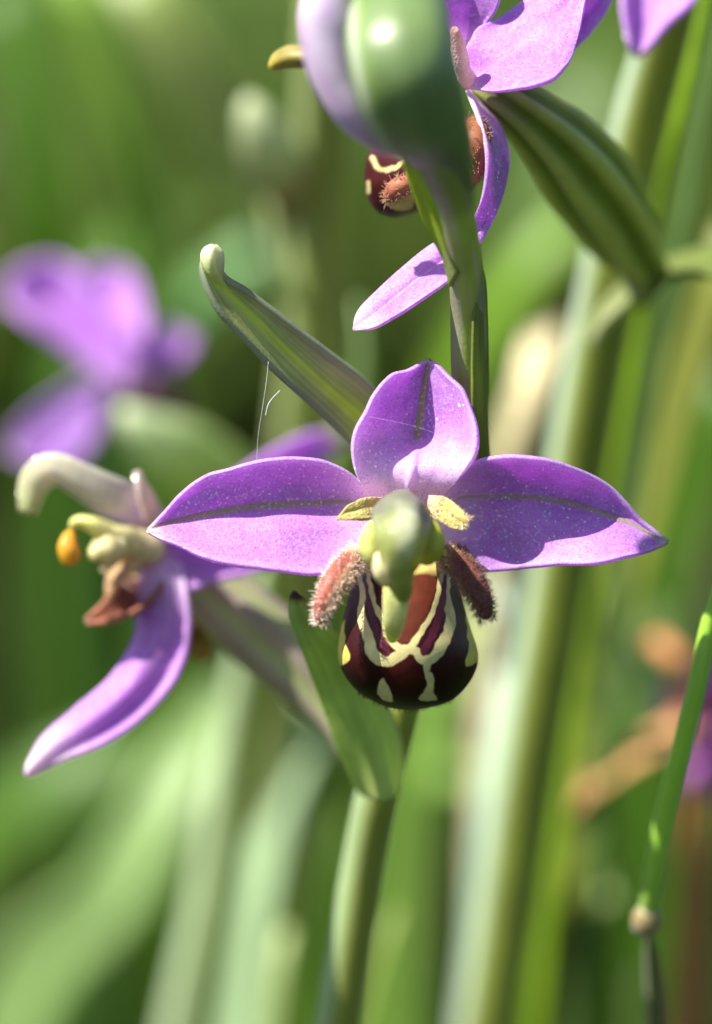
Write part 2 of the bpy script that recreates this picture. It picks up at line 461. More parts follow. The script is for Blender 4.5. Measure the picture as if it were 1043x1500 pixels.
def tube_points(pts, radii, n, seed, front=False):
    """random surface points and normals on a tube, for hairs"""
    r = np.random.default_rng(seed)
    p = spline(pts, 80); rr = prof(radii, 80)
    t, nn, b = frames(p, -EF)
    i = r.integers(3, 80, n); th = r.uniform(-2.2, 2.2, n) if front else r.uniform(0, 6.283, n)
    d = nn[i] * np.cos(th)[:, None] + b[i] * np.sin(th)[:, None]
    return p[i] + d * rr[i][:, None] * 0.97, d + t[i] * 0.35

# fringe on the right petal
tt = rng.uniform(0.1, 1, 420); sd_ = rng.uniform(-1, 1, 420)
ax = np.stack([632 + 52 * tt, 738 + 29 * tt, -1.0 - 1.1 * tt], 1); wid = 18 - 8 * tt
pr = P(np.stack([ax[:, 0] + sd_ * wid * 0.5, ax[:, 1] - sd_ * wid * 0.8, ax[:, 2] - .12], 1))
hairs('petal_hair', pr, (sd_[:, None] * (0.5 * EX + 0.85 * EU)) + 0.7 * EX - 0.3 * EU - 0.3 * EF, RPX(8, 0), RPX(0.8, 0), S(240, 226, 190), fl, seed=5)

# ---- lip: a velvety pouch with the bee pattern
Z = lambda pts: np.array([(430 + x / 3.16, 700 + y / 3.16) for x, y in pts])

def seg_dist(px, py, line):
    d = np.full(px.shape, 1e9); u = np.zeros(px.shape)
    tot = len(line) - 1
    for i in range(tot):
        a, b = line[i], line[i + 1]
        ab = b - a; t = np.clip(((px - a[0]) * ab[0] + (py - a[1]) * ab[1]) / (ab @ ab + 1e-9), 0, 1)
        q = np.hypot(px - a[0] - t * ab[0], py - a[1] - t * ab[1])
        m = q < d
        d = np.where(m, q, d); u = np.where(m, (i + t) / tot, u)
    return d, u

def in_poly(px, py, poly):
    ins = np.zeros(px.shape, bool)
    j = len(poly) - 1
    for i in range(len(poly)):
        xi, yi = poly[i]; xj, yj = poly[j]
        c = ((yi > py) != (yj > py)) & (px < (xj - xi) * (py - yi) / (yj - yi + 1e-12) + xi)
        ins ^= c; j = i
    return ins

def soft_poly(px, py, poly, s=1.3):
    poly = spline(poly, 60, closed=True)
    d, _ = seg_dist(px, py, np.vstack([poly, poly[:1]]))
    return sm(-s, s, np.where(in_poly(px, py, poly), d, -d))

def stroke(px, py, pts, widths, s=1.2):
    line = spline(pts, 50)
    d, u = seg_dist(px, py, line)
    ww = np.interp(u, np.linspace(0, 1, len(widths)), widths)
    return sm(s, -s, d - ww / 2)

CREAM = S(214, 200, 138); MAROON = S(52, 14, 17); BLACKB = S(26, 7, 9); BROWN = S(92, 42, 26); STRIPE = S(88, 32, 48)

def lip_pattern(px, py):
    wob = 1.5
    qx = px + wob * (vnoise(px * 0.12, py * 0.12, 21) - 0.5) * 2
    qy = py + wob * (vnoise(px * 0.12 + 9, py * 0.12 + 4, 22) - 0.5) * 2
    n = vnoise(px * 0.06, py * 0.06, 23)
    c = mix(MAROON, BLACKB, sm(960, 1015, py + 18 * (n - 0.5)))
    # warm dome of the lower centre
    c = mix(c, S(92, 34, 26), 0.75 * np.exp(-(((qx - 594) / 26) ** 2 + ((qy - 985) / 24) ** 2)))
    # yellow-brown shoulders near the column
    c = mix(c, S(214, 190, 110), sm(846, 832, qy))
    # basal field
    c = mix(c, BROWN, soft_poly(qx, qy, Z([(400, 460), (560, 450), (655, 460), (630, 600), (560, 740), (500, 768), (440, 745), (400, 600)])))
    # side flashes
    yl = S(206, 196, 96)
    c = mix(c, yl, soft_poly(qx, qy, Z([(235, 660), (200, 760), (195, 860), (225, 868), (258, 830), (240, 770)])))
    c = mix(c, yl, soft_poly(qx, qy, Z([(798, 620), (870, 800), (850, 850), (795, 868), (812, 790), (805, 720)])))
    # scutcheon lines
    for pts, ws in [
        ([(300, 440), (318, 540), (315, 640), (345, 735), (372, 820), (425, 852), (480, 828), (520, 800)], [6, 9, 10, 13, 17, 17, 15, 15]),
        ([(345, 450), (365, 560), (410, 660), (440, 745), (490, 790)], [6, 8, 8, 9, 12]),
        ([(720, 440), (712, 560), (728, 670), (690, 760), (640, 840), (600, 840), (560, 800), (510, 795)], [6, 8, 14, 15, 17, 15, 14, 14]),
        ([(682, 450), (668, 540), (640, 630), (590, 715), (540, 782)], [6, 7, 8, 9, 12]),
        ([(622, 850), (618, 900), (632, 950)], [16, 6, 9])]:
        c = mix(c, CREAM, stroke(qx, qy, Z(pts), ws))
    # purple stripes between the paired lines
    for pts, ws in [
        ([(328, 470), (352, 590), (385, 710), (432, 808)], [4, 8, 10, 11]),
        ([(702, 470), (690, 580), (662, 680), (602, 806)], [5, 9, 11, 11])]:
        c = mix(c, STRIPE, stroke(qx, qy, Z(pts), ws))
    # two lower spots
    c = mix(c, CREAM, soft_poly(qx, qy, Z([(412, 925), (392, 1000), (420, 1034), (462, 1032), (452, 990), (430, 945)])))
    c = mix(c, CREAM, soft_poly(qx, qy, Z([(612, 905), (618, 950), (600, 995), (576, 1022), (620, 1036), (668, 1026), (648, 985), (652, 930), (632, 900)])))
    # brown rings where the side lobes join
    for ex, ey in ((322, 395), (700, 385)):
        rr = np.hypot((qx - (430 + ex / 3.16)) / 1.25, qy - (700 + ey / 3.16))
        c = mix(c, S(120, 58, 30), sm(1.6, 0.4, np.abs(rr - 5.5)) * 0.85 + sm(1.4, 0.3, np.abs(rr - 10)) * 0.7)
    return c

def pouch(name, outline, centre, d0, front, back, parent, material, colfn, nth=320, nr=110, tiltx=0.0, tilty=0.0, top=None, power=0.55):
    out = spline(outline, nth, closed=True)
    rf = np.sin(np.linspace(0.0, math.pi / 2, nr))
    rb = np.sin(np.linspace(math.pi / 2, 0.05, 24))[1:]
    r = np.concatenate([rf, rb]); side = np.concatenate([np.ones(nr), -np.ones(23)])
    c = np.asarray(centre, float)
    g = c + r[:, None, None] * (out - c)[None]
    prof_ = np.clip(1 - r ** 2, 0, 1) ** power
    dd = d0 - np.where(side > 0, front * prof_, -back * prof_)
    D = dd[:, None] + tiltx * (g[..., 0] - c[0]) + tilty * (g[..., 1] - c[1])
    pts = np.concatenate([g, D[..., None]], -1)
    cols = colfn(g[..., 0], g[..., 1])
    return link(name, P(pts.reshape(-1, 3)), grid_faces(len(r), nth, True), cols.reshape(-1, 3), material, parent)

lip_out = [(598, 800), (560, 808), (525, 832), (512, 868), (505, 897), (498, 928), (495, 960), (503, 986), (522, 1011), (547, 1027), (569, 1036), (598, 1040), (632, 1036), (664, 1024), (689, 998), (700, 972), (700, 955), (690, 921), (681, 890), (674, 862), (663, 832), (636, 808)]
pouch('lip', lip_out, (598, 935), 2.4, 4.0, 1.8, fl, M_LIP, lip_pattern, tilty=-0.004)
# tiny fringe under the lip
th = rng.uniform(0.15, 0.85, 110)
fo = spline([(503, 986), (522, 1011), (547, 1027), (569, 1036), (598, 1040), (632, 1036), (664, 1024), (689, 998)], 100)
fp = np.array([np.r_[fo[int(t * 99)], 2.2 + rng.uniform(-.4, .2)] for t in th])
hairs('fringe', P(fp), np.tile(-EU - 0.3 * EF, (110, 1)), RPX(5, 0), RPX(0.45, 0), S(140, 90, 60), fl, jitter=.3, seed=8)

# side lobes
def lobe(pts, rad, c0, c1, hc, seed, n=900):
    W = P(pts); rr = RPX(rad, 0)
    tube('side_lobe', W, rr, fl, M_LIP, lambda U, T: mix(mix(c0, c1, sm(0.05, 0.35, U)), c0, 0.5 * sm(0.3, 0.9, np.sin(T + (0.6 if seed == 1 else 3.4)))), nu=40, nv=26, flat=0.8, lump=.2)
    a, d = tube_points(W, rr, n, seed)
    hairs('lobe_hair', a, d, RPX(10, 0), RPX(0.55, 0), hc, fl, jitter=.35, seed=seed)
lobe([(530, 806, .5), (508, 830, -1.2), (488, 858, -2.2), (474, 888, -2.4), (470, 914, -2.0)], [12, 19, 20, 17, 9], S(236, 214, 160), S(160, 90, 78), S(250, 234, 222), 1)
lobe([(655, 806, .5), (676, 828, -1.0), (694, 856, -1.9), (707, 884, -2.1), (714, 908, -1.8)], [12, 19, 20, 17, 9], S(200, 184, 120), S(104, 60, 52), S(176, 140, 128), 2, 1300)

# column: green hood over the pollen chamber, with a pale tongue hanging in front
def colcol(U, T):
    c = mix(S(128, 130, 106), S(168, 178, 92), sm(0.5, 0.74, U))
    c = mix(c, S(206, 208, 178), 0.75 * np.exp(-((U - 0.62) / 0.09) ** 2) * sm(0.75, 1.0, np.cos(T - 0.15)))  # whitish glaze on the hood front: a highlight painted into the colour
    c = mix(c, S(206, 190, 66), 0.7 * np.exp(-((U - 0.72) / 0.08) ** 2) * sm(0.35, 0.9, np.sin(T)))
    c = mix(c, S(226, 216, 166), 0.8 * np.exp(-((U - 0.8) / 0.07) ** 2) * sm(0.2, 0.8, -np.sin(T)))
    return mix(c, S(150, 166, 66), sm(0.86, 0.95, U))
tube('column', P([(590, 730, .5), (589, 742, -2.6), (588, 762, -5.2), (588, 790, -6.8), (586, 812, -6.6), (583, 836, -6.0), (588, 860, -5.2), (592, 880, -4.4)]),
     RPX([12, 22, 33, 39, 37, 30, 23, 10], -5), fl, M_COL, colcol, nu=64, nv=48, lump=.3, flat=.8, seed=12)
tube('column_wing', P([(572, 756, -3.2), (552, 784, -4.4), (548, 806, -4.6), (556, 830, -4.2)]), RPX([10, 20, 22, 12], -4), fl, M_COL, flatcol(S(176, 184, 110), S(196, 204, 110), S(226, 222, 150), vfreq=1), nu=26, nv=20, lump=.4, flat=.6)
tube('column_wing', P([(606, 756, -3.2), (628, 784, -4.4), (630, 804, -4.6), (616, 826, -4.2)]), RPX([10, 20, 21, 10], -4), fl, M_COL, flatcol(S(166, 176, 90), S(186, 192, 66), S(196, 190, 70), vfreq=1), nu=26, nv=20, lump=.4, flat=.6)
tube('column_tongue', P([(582, 842, -4.2), (580, 880, -4.4), (577, 912, -4.0), (574, 942, -2.6)]), RPX([20, 19, 15, 6], -3), fl, M_COL,
     flatcol(S(190, 198, 110), S(214, 214, 146), S(190, 198, 100), vfreq=1), nu=30, nv=20, flat=.6)
# pollen chambers, one at each side of the beak
tube('anther', P([(558, 806, -6.2), (560, 832, -6.2), (570, 858, -5.4)]), RPX([9, 15, 8], -5), fl, M_COL, flatcol(S(236, 226, 184), S(232, 218, 160), vfreq=1), nu=20, nv=16)
tube('anther', P([(607, 796, -6.6), (608, 815, -6.7), (602, 838, -6.0)]), RPX([6, 11, 5], -5), fl, M_COL, flatcol(S(196, 190, 66), S(206, 186, 60), vfreq=1), nu=20, nv=16)

# ---- bract of the main flower (upper left)
def bractcol(U, V, px, py):
    n = vnoise(U * 4, V * 16, 31)
    c = mix(S(184, 198, 116), S(170, 166, 138), sm(0.2, 0.9, V) * 0.8)
    c = mix(c, S(204, 224, 84), np.exp(-((V + 0.1) / 0.28) ** 2) * sm(1.0, 0.75, U))
    c = mix(c, S(126, 116, 100), 0.35 * sm(0.55, 0.75, n))
    c = mix(c, S(150, 160, 130), sm(0.86, 1, np.abs(V)))
    c = mix(c, S(214, 216, 178), sm(0.86, 1.0, U))
    return c
petal('bract',
      [(560, 700, 7), (514, 649, 4.6), (465, 600, 2.6), (412, 552, 1.2), (355, 494, 0), (320, 455, -.6), (300, 415, -.8), (293, 382, -.7), (300, 366, -.5), (312, 361, -.4)],
      [(585, 680, 7.4), (535, 614, 5.0), (480, 566, 3.2), (425, 516, 1.9), (364, 455, .8), (330, 422, .1), (312, 395, -1.0), (308, 372, -1.2), (312, 362, -.6)],
      [(600, 640, 7), (545, 566, 4.2), (478, 512, 2.4), (412, 463, 1.2), (359, 424, .3), (330, 405, -.2), (326, 385, -.3), (323, 368, -.4), (314, 361, -.4)],
      plantA, M_GREEN, bractcol, bulge=(.3, .3), nu=80, nv=41, thick=.35)

# ---- bud at the top with its stalk
def budstalkcol(U, T):
    n = vnoise(U * 4, T * 4, 41)
    c = mix(S(156, 178, 84), S(176, 166, 160), sm(0.55, 0.75, n) * 0.7)
    return mix(c, S(166, 186, 76), sm(0.3, 0.9, np.sin(T)) * sm(0.5, 0.1, U))
bud = empty('flower_bud', P([(690, 560, 3)])[0], plantA)
tube('ovary', P([(692, 690, 8), (691, 620, 4), (688, 540, 2), (686, 450, 0), (680, 380, -2.5), (668, 310, -5.5), (648, 235, -9), (622, 160, -12.5)]),
     RPX([20, 24, 26, 26, 25, 26, 38, 60], [8, 4, 2, 0, -2, -5, -9, -12]), bud, M_GREEN, budstalkcol, nu=80, nv=36, ribs=3, ribdepth=.06, twist=1.2)
def budcol(U, T):
    n = vnoise(U * 3, T * 3, 43)
    c = mix(S(98, 124, 66), S(116, 140, 84), n)
    w = np.mod(T + 3.14159, 6.28318) - 3.14159
    c = mix(c, S(206, 214, 190), np.exp(-((w + 1.15) / 0.13) ** 2) * 0.85)
    return mix(c, S(120, 150, 56), np.exp(-((w + 0.9) / 0.1) ** 2) * 0.6)
tube('sepal', P([(680, 300, -6), (652, 225, -9.5), (612, 160, -12.5), (592, 95, -14), (586, 30, -12), (578, -50, -8), (570, -120, -5)]), RPX([12, 42, 74, 79, 74, 52, 10], -12), bud, M_BUD, budcol, nu=70, nv=48, flat=.85, ribs=3, ribdepth=.035)
# the lilac-green sepal that swells out on its left
def lilac(U, T):
    w = np.mod(T + 3.14159, 6.28318) - 3.14159
    c = mix(S(208, 174, 218), S(222, 204, 228), vnoise(U * 5, T * 2, 44))
    c = mix(c, S(156, 176, 120), sm(0.25, 0.9, w)); return mix(c, S(190, 202, 170), sm(0.72, 0.95, U))
tube('sepal', P([(575, 225, -9.5), (535, 175, -10.5), (500, 110, -11), (484, 50, -11.5), (482, -10, -12), (492, -80, -12)]), RPX([10, 36, 44, 46, 42, 10], -11), bud, M_BUD, lilac, nu=50, nv=32, flat=.9)
petal('petal', [(450, 72, -5), (425, 70, -4.5), (404, 82, -4), (396, 97, -4)], [(450, 84, -5.5), (425, 83, -5), (408, 90, -4.5), (397, 98, -4)], [(450, 96, -5), (425, 97, -4.5), (412, 98, -4), (398, 100, -4)],
      bud, M_COL, flatcol(S(150, 140, 84), S(164, 150, 60)), nu=24, nv=15, thick=.4)
# bracts of the bud
petal('bract', [(660, 420, -1.5), (650, 380, -2.5), (625, 336, -3.4), (606, 283, -4.6), (592, 240, -5.8), (580, 190, -7)], [(672, 400, -3), (656, 366, -3.6), (638, 320, -4.2), (616, 266, -5.2), (599, 225, -6.2), (582, 188, -7)],
      [(678, 390, -2.5), (660, 345, -3.8), (645, 296, -4.8), (622, 250, -6), (604, 210, -6.6), (584, 186, -7)], bud, M_GREEN, flatcol(S(140, 164, 66), S(166, 186, 62), S(170, 190, 70), S(120, 130, 50)), bulge=(.2, .2), nu=40, nv=21)
petal('bract', [(706, 700, 6), (694, 620, 1.6), (692, 540, .2), (694, 460, -1), (696, 410, -1.7), (697, 372, -2.6)], [(716, 700, 6.5), (707, 620, 2.4), (705, 540, 1), (705, 460, -.2), (704, 410, -1.3), (698, 372, -2.5)],
      [(720, 700, 8), (714, 620, 4), (713, 540, 2.4), (712, 460, .8), (709, 410, -.8), (699, 372, -2.4)], bud, M_GREEN, flatcol(S(126, 144, 62), S(136, 152, 68), S(140, 148, 90)), nu=40, nv=13, thick=.2)

# ---- bract at the lower node, below the lip
def lowbract(U, V, px, py):
    c = flatcol(S(188, 204, 124), S(180, 204, 108), S(178, 202, 108), S(170, 196, 110), seed=50, vfreq=8)(U, V)
    c = mix(c, S(176, 186, 118), sm(0.75, 1, V) * .8); return mix(c, S(70, 46, 40), sm(0.955, 0.985, U))
petal('bract', [(532, 1160, 11), (500, 1100, 8.5), (478, 1040, 7), (455, 980, 5.5), (436, 930, 4.2), (424, 890, 3.2), (428, 868, 2.9)],
      [(560, 1172, 8.5), (545, 1100, 7.5), (520, 1040, 6.5), (488, 970, 5.4), (462, 930, 4.4), (440, 895, 3.4), (431, 868, 2.9)],
      [(584, 1160, 11), (584, 1090, 9.5), (568, 1040, 8.5), (530, 975, 6.8), (490, 930, 5.2), (456, 895, 3.8), (436, 868, 2.9)], plantA, M_GREEN, lowbract, bulge=(-.2, -.2), nu=60, nv=31, thick=.5)

# ---- the older, drooping flower on the left
of = empty('flower', P([(215, 800, 14)])[0], plantA)
tube('ovary', P([(545, 1130, 15), (500, 1060, 16), (440, 985, 16.5), (360, 910, 16.5), (285, 850, 16), (240, 815, 15)]), RPX([22, 30, 46, 52, 44, 26], 16), of, M_GREEN,
     lambda U, T: mix(S(180, 188, 132), S(170, 152, 144), 0.5 + 0.5 * np.sin(6 * T)), nu=60, nv=42, ribs=6, ribdepth=.1)
pc = sepal_col(tip=.2, ribw=.03, seed=61, tipc=S(236, 226, 226), ribcol=S(150, 100, 190))
petal('sepal', [(232, 800, 14), (210, 830, 12.8), (204, 880, 12.4), (200, 930, 12), (170, 985, 11.4), (110, 1040, 10.6), (60, 1085, 9.8), (36, 1130, 8.6)],
      [(248, 805, 13), (250, 850, 11.6), (256, 910, 11.2), (240, 968, 11), (202, 1025, 10.4), (146, 1070, 9.8), (85, 1104, 9.2), (38, 1136, 8.7)],
      [(262, 812, 13.6), (272, 860, 11.6), (277, 915, 11), (264, 980, 10.6), (218, 1042, 10.1), (157, 1087, 9.5), (85, 1117, 9.1), (42, 1138, 8.8)], of, M_SEPAL, pc, bulge=(-.7, .3), nu=70, nv=41, wave=.14, thick=.3)
petal('sepal', [(205, 800, 14), (250, 790, 12), (320, 790, 12.5), (400, 800, 13.5), (450, 800, 15)], [(205, 812, 14.5), (255, 822, 13), (320, 822, 13.5), (400, 815, 14.5), (455, 805, 15.5)],
      [(215, 830, 14), (260, 866, 12), (320, 850, 12.5), (390, 832, 13.5), (455, 808, 15.5)], of, M_SEPAL, sepal_col(tip=.02, seed=62, ribcol=PURP_D), bulge=(.2, .2), nu=40, nv=25, thick=.3)
petal('sepal', [(225, 790, 14), (300, 730, 19), (400, 660, 24), (440, 640, 26), (480, 632, 28), (502, 645, 30)], [(235, 795, 15), (310, 745, 20), (400, 690, 25), (440, 668, 27), (480, 655, 28.5), (503, 650, 30)],
      [(250, 800, 14), (330, 760, 19), (410, 715, 24), (450, 690, 26), (485, 668, 28), (504, 655, 30)], of, M_SEPAL, sepal_col(tip=.08, seed=63, ribcol=PURP_D), bulge=(.2, .2), nu=40, nv=25, thick=.3)
# withered pale dorsal sepal curling forward, petal, column with pollen, shrunken lip
blade('sepal', P([(232, 772, 14), (200, 755, 12), (160, 735, 10.5), (115, 708, 10), (78, 690, 10), (52, 705, 10.5), (40, 752, 11)]), RPX([34, 62, 72, 62, 50, 44, 22], 11), of, M_SEPAL,
      flatcol(S(214, 202, 206), S(196, 190, 196), S(206, 208, 180), S(226, 226, 190), S(190, 204, 110)), fold=.5, thick=.4)
blade('petal', P([(238, 770, 13), (222, 740, 11), (208, 712, 10), (200, 690, 10)]), RPX([30, 42, 32, 8], 11), of, M_SEPAL, flatcol(S(226, 190, 210), S(226, 206, 196), S(226, 214, 196)), fold=.3, thick=.4)
tube('column', P([(225, 800, 13), (190, 796, 11), (160, 782, 9.5), (132, 766, 9), (112, 764, 9), (102, 776, 9)]), RPX([28, 30, 24, 18, 12, 6], 10), of, M_COL, flatcol(S(230, 204, 176), S(226, 212, 170), S(220, 214, 150), S(206, 206, 120), vfreq=1), nu=40, nv=22, lump=.6)
tube('column_wing', P([(175, 800, 10), (150, 806, 9), (128, 818, 9)]), RPX([16, 20, 8], 9), of, M_COL, flatcol(S(226, 212, 170), S(214, 206, 140), vfreq=1), nu=20, nv=16, lump=.6)
tube('anther', P([(104, 776, 8.6), (100, 800, 8.2), (106, 828, 8.4)]), RPX([6, 16, 13], 9), of, M_COL, flatcol(S(214, 160, 50), S(226, 170, 40), vfreq=1), nu=20, nv=16)
blade('side_lobe', P([(215, 810, 13), (190, 832, 11.5), (172, 850, 11), (160, 876, 11)]), RPX([30, 44, 38, 8], 11), of, M_PETAL, flatcol(S(236, 210, 180), S(226, 196, 156), S(200, 160, 120)), fold=.6, nu=20, thick=.5)
blade('side_lobe', P([(200, 800, 12.5), (178, 815, 10.5), (150, 838, 10)]), RPX([20, 32, 10], 11), of, M_PETAL, flatcol(S(236, 220, 190), S(220, 200, 150)), fold=.5, nu=20, thick=.4)
blade('lip', P([(228, 860, 14), (205, 890, 12), (172, 906, 11), (126, 912, 10.5)]), RPX([50, 74, 70, 10], 11), of, M_PETAL, flatcol(S(206, 156, 130), S(156, 100, 76), S(186, 126, 100)), fold=1.0, nu=30, thick=.3, twist=.9)
tube('lip_tip', P([(255, 905, 17), (280, 930, 18), (305, 970, 18)]), RPX([26, 30, 12], 17), of, M_LIP, flatcol(S(90, 50, 36), S(140, 110, 50), S(176, 142, 60), vfreq=1), nu=24, nv=18, lump=.3)

# ================================================================== PLANT B: stem on the right with the side-on flower
sB = P([(1002, -160, 15), (985, 0, 20), (938, 180, 25), (905, 340, 28), (880, 480, 31), (855, 620, 34), (830, 780, 37), (800, 960, 40), (770, 1140, 43), (745, 1310, 46), (715, 1500, 49), (700, 1600, 51)])
bB = to_ground(sB[-1], dx=-0.012, dy=0.01)
plantB = empty('bee_orchid', (bB[-1][0], bB[-1][1], 0))
tag(plantB, 'tall bee orchid with a thick stem, long ribbed ovary and a flower seen side on', 'orchid', 'bee orchids growing close together')
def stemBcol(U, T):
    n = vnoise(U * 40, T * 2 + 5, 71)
    c = mix(S(172, 192, 160), S(134, 146, 48), sm(-0.95, -0.5, np.sin(T)))  # pale strip on the left is sunlit sheen painted in, olive elsewhere
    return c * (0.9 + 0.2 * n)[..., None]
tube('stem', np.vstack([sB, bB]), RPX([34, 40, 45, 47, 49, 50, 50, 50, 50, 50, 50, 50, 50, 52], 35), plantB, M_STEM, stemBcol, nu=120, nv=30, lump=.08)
tf = empty('flower', P([(690, 110, 3)])[0], plantB)
ribbed = lambda U, T: mix(mix(S(104, 126, 48), S(176, 188, 108), sm(-.8, .9, np.sin(6 * T))), S(104, 92, 60), 0.35 * sm(0.2, 0, U))
tube('ovary', P([(690, 110, 4), (735, 138, 4), (800, 190, 6.5), (862, 265, 11), (912, 340, 17), (944, 400, 22), (915, 445, 26)]), RPX([22, 44, 58, 58, 50, 34, 22], 10), tf, M_GREEN, ribbed, nu=80, nv=72, ribs=6, ribdepth=.15)
# its sepals
petal('sepal', [(680, 118, 2.4), (684, 70, 2), (700, 42, 2), (726, 29, 2), (769, 0, 2.2), (815, -30, 2.4), (850, -50, 2.2)], [(682, 124, 2.3), (720, 98, 1.2), (760, 75, .9), (800, 45, 1.1), (835, 10, 1.4), (860, -40, 1.8)],
      [(684, 128, 2), (726, 135, -.2), (764, 130, -1.2), (812, 115, -1.2), (834, 91, -.6), (847, 53, 0), (858, 0, .8), (866, -40, 1.6)], tf, M_SEPAL, sepal_col(tip=.01, ribw=.02, ribcol=PURP, seed=73, base=.06), bulge=(.1, -.2), nu=70, nv=51, wave=.22, seed=74)
petal('sepal', [(680, 60, 5), (740, 30, 5), (800, 0, 4), (850, -40, 4), (905, -90, 5)], [(690, 90, 6), (760, 70, 6), (830, 40, 5.4), (870, 10, 5), (908, -60, 5.2)],
      [(700, 110, 5), (770, 110, 5.4), (835, 78, 5.2), (880, 30, 5), (912, -40, 5.4)], tf, M_SEPAL, sepal_col(tip=.01, ribw=.02, ribcol=PURP, seed=75, base=.06), bulge=(-.3, .2), nu=40, nv=25, wave=.2)
petal('sepal', [(672, 70, 3), (655, 40, 2), (642, 5, 1), (648, -50, 1), (680, -110, 2)], [(680, 70, 3.6), (688, 30, 2.6), (690, -10, 1.8), (690, -60, 1.6), (684, -112, 2)],
      [(688, 66, 3), (712, 36, 2), (730, 8, 1.4), (733, -40, 1.2), (690, -110, 2)], tf, M_SEPAL, sepal_col(tip=.01, ribw=.02, ribcol=PURP, seed=77), nu=40, nv=31, wave=.1)
petal('sepal', [(684, 132, 2.5), (703, 180, .4), (713, 225, -.2), (706, 288, .2), (680, 338, .8), (635, 357, 1.2), (601, 384, 1.3), (553, 427, 1.2), (524, 458, .9), (517, 478, .6)],
      [(687, 134, 3.5), (714, 185, 2.0), (728, 228, 1.4), (722, 290, 1.1), (695, 345, .9), (652, 380, .8), (610, 412, .6), (566, 448, .6), (535, 470, .6), (517, 482, .6)],
      [(690, 138, 4.5), (728, 178, 4), (744, 226, 3.4), (738, 275, 2.4), (714, 335, 1.0), (668, 402, -.2), (616, 441, -.6), (580, 464, -.4), (545, 482, .1), (519, 484, .6)],
      tf, M_SEPAL, sepal_col(tip=.09, ribw=.05, ribend=(.45, 1.2), ribcol=S(226, 206, 236), seed=79, tipc=S(226, 206, 216)), bulge=(-.1, -.1), nu=100, nv=41, wave=.1)
tube('column', P([(688, 124, 2.4), (676, 96, .8), (672, 66, 0), (664, 38, -.6)]), RPX([13, 13, 12, 6], 0), tf, M_PETAL, flatcol(S(244, 206, 214), S(244, 220, 220), S(226, 180, 170), vfreq=1), nu=30, nv=20, lump=.4)
def lip2(px, py):
    n = vnoise(px * .08, py * .08, 81)
    c = mix(S(70, 22, 24), BLACKB, n * .6)
    c = mix(c, S(150, 84, 60), 0.9 * np.exp(-(((px - 690) / 34) ** 2 + ((py - 235) / 50) ** 2)))
    for pts, ws in [([(545, 232), (556, 248), (575, 246), (592, 236)], [8, 9, 8, 8]), ([(538, 268), (540, 280)], [6, 7])]:
        c = mix(c, S(200, 186, 130), .85 * stroke(px + 4 * (n - .5), py + 5 * (vnoise(px * .15, py * .15, 82) - .5), np.array(pts), ws))
    c = mix(c, S(196, 182, 110), soft_poly(px, py, np.array([(563, 285), (580, 278), (606, 286), (604, 304), (580, 308), (566, 298)])))
    return c
pouch('lip', [(600, 196), (560, 205), (540, 222), (534, 250), (537, 285), (552, 310), (576, 319), (602, 314), (640, 300), (680, 285), (706, 262), (712, 225), (704, 190), (680, 168), (640, 176)], (620, 240), 5, 3.6, 2.5, tf, M_LIP, lip2, nth=180, nr=60)
# brown hairy side lobe
W = P([(568, 292, 2.4), (588, 272, 1.2), (612, 266, 1.5)]); rr = RPX([9, 15, 9], 2)
tube('side_lobe', W, rr, tf, M_LIP, flatcol(S(150, 84, 66), S(170, 110, 84), vfreq=1), nu=20, nv=16)
a_, d_ = tube_points(W, rr, 220, 9); hairs('lobe_hair', a_, d_, RPX(9, 0), RPX(.7, 0), S(206, 170, 140), tf, seed=10)
W = P([(694, 176, 2), (697, 210, .6), (690, 245, 1), (682, 270, 2)]); rr = RPX([13, 22, 22, 10], 2)
tube('side_lobe', W, rr, tf, M_LIP, flatcol(S(120, 90, 50), S(150, 90, 66), S(176, 120, 90), vfreq=1), nu=24, nv=18)
a_, d_ = tube_points(W, rr, 420, 11); hairs('lobe_hair', a_, d_, RPX(9, 0), RPX(.7, 0), S(206, 160, 140), tf, seed=12)
# bracts and the next flower above
blade('bract', P([(915, 452, 27), (950, 415, 25), (1000, 400, 22), (1060, 396, 18), (1130, 410, 14), (1180, 440, 12)]), RPX([40, 80, 92, 84, 60, 8], 22), plantB, M_GREEN, flatcol(S(132, 146, 84), S(118, 134, 64), S(118, 134, 64)), face=EU - EF * .6, fold=.35, thick=.4)
blade('bract', P([(868, 500, 26), (890, 462, 24), (925, 430, 21), (955, 405, 20)]), RPX([18, 34, 40, 30], 24), plantB, M_GREEN, flatcol(S(176, 186, 140), S(176, 184, 130), S(130, 144, 70)), fold=.3, thick=.4)
hf = empty('flower', P([(965, -40, 14)])[0], plantB)
petal('sepal', [(930, -60, 15), (912, -10, 13), (916, 40, 12.5), (924, 70, 12.5), (932, 82, 12.8)], [(955, -60, 16), (940, -10, 14.5), (938, 40, 13.6), (936, 70, 13), (934, 82, 12.8)],
      [(1040, -60, 15), (1020, -5, 13.5), (975, 40, 13), (950, 70, 12.8), (936, 83, 12.8)], hf, M_SEPAL, sepal_col(tip=.06, seed=83, ribcol=PURP_D), bulge=(.2, .2), nu=40, nv=31, thick=.3)

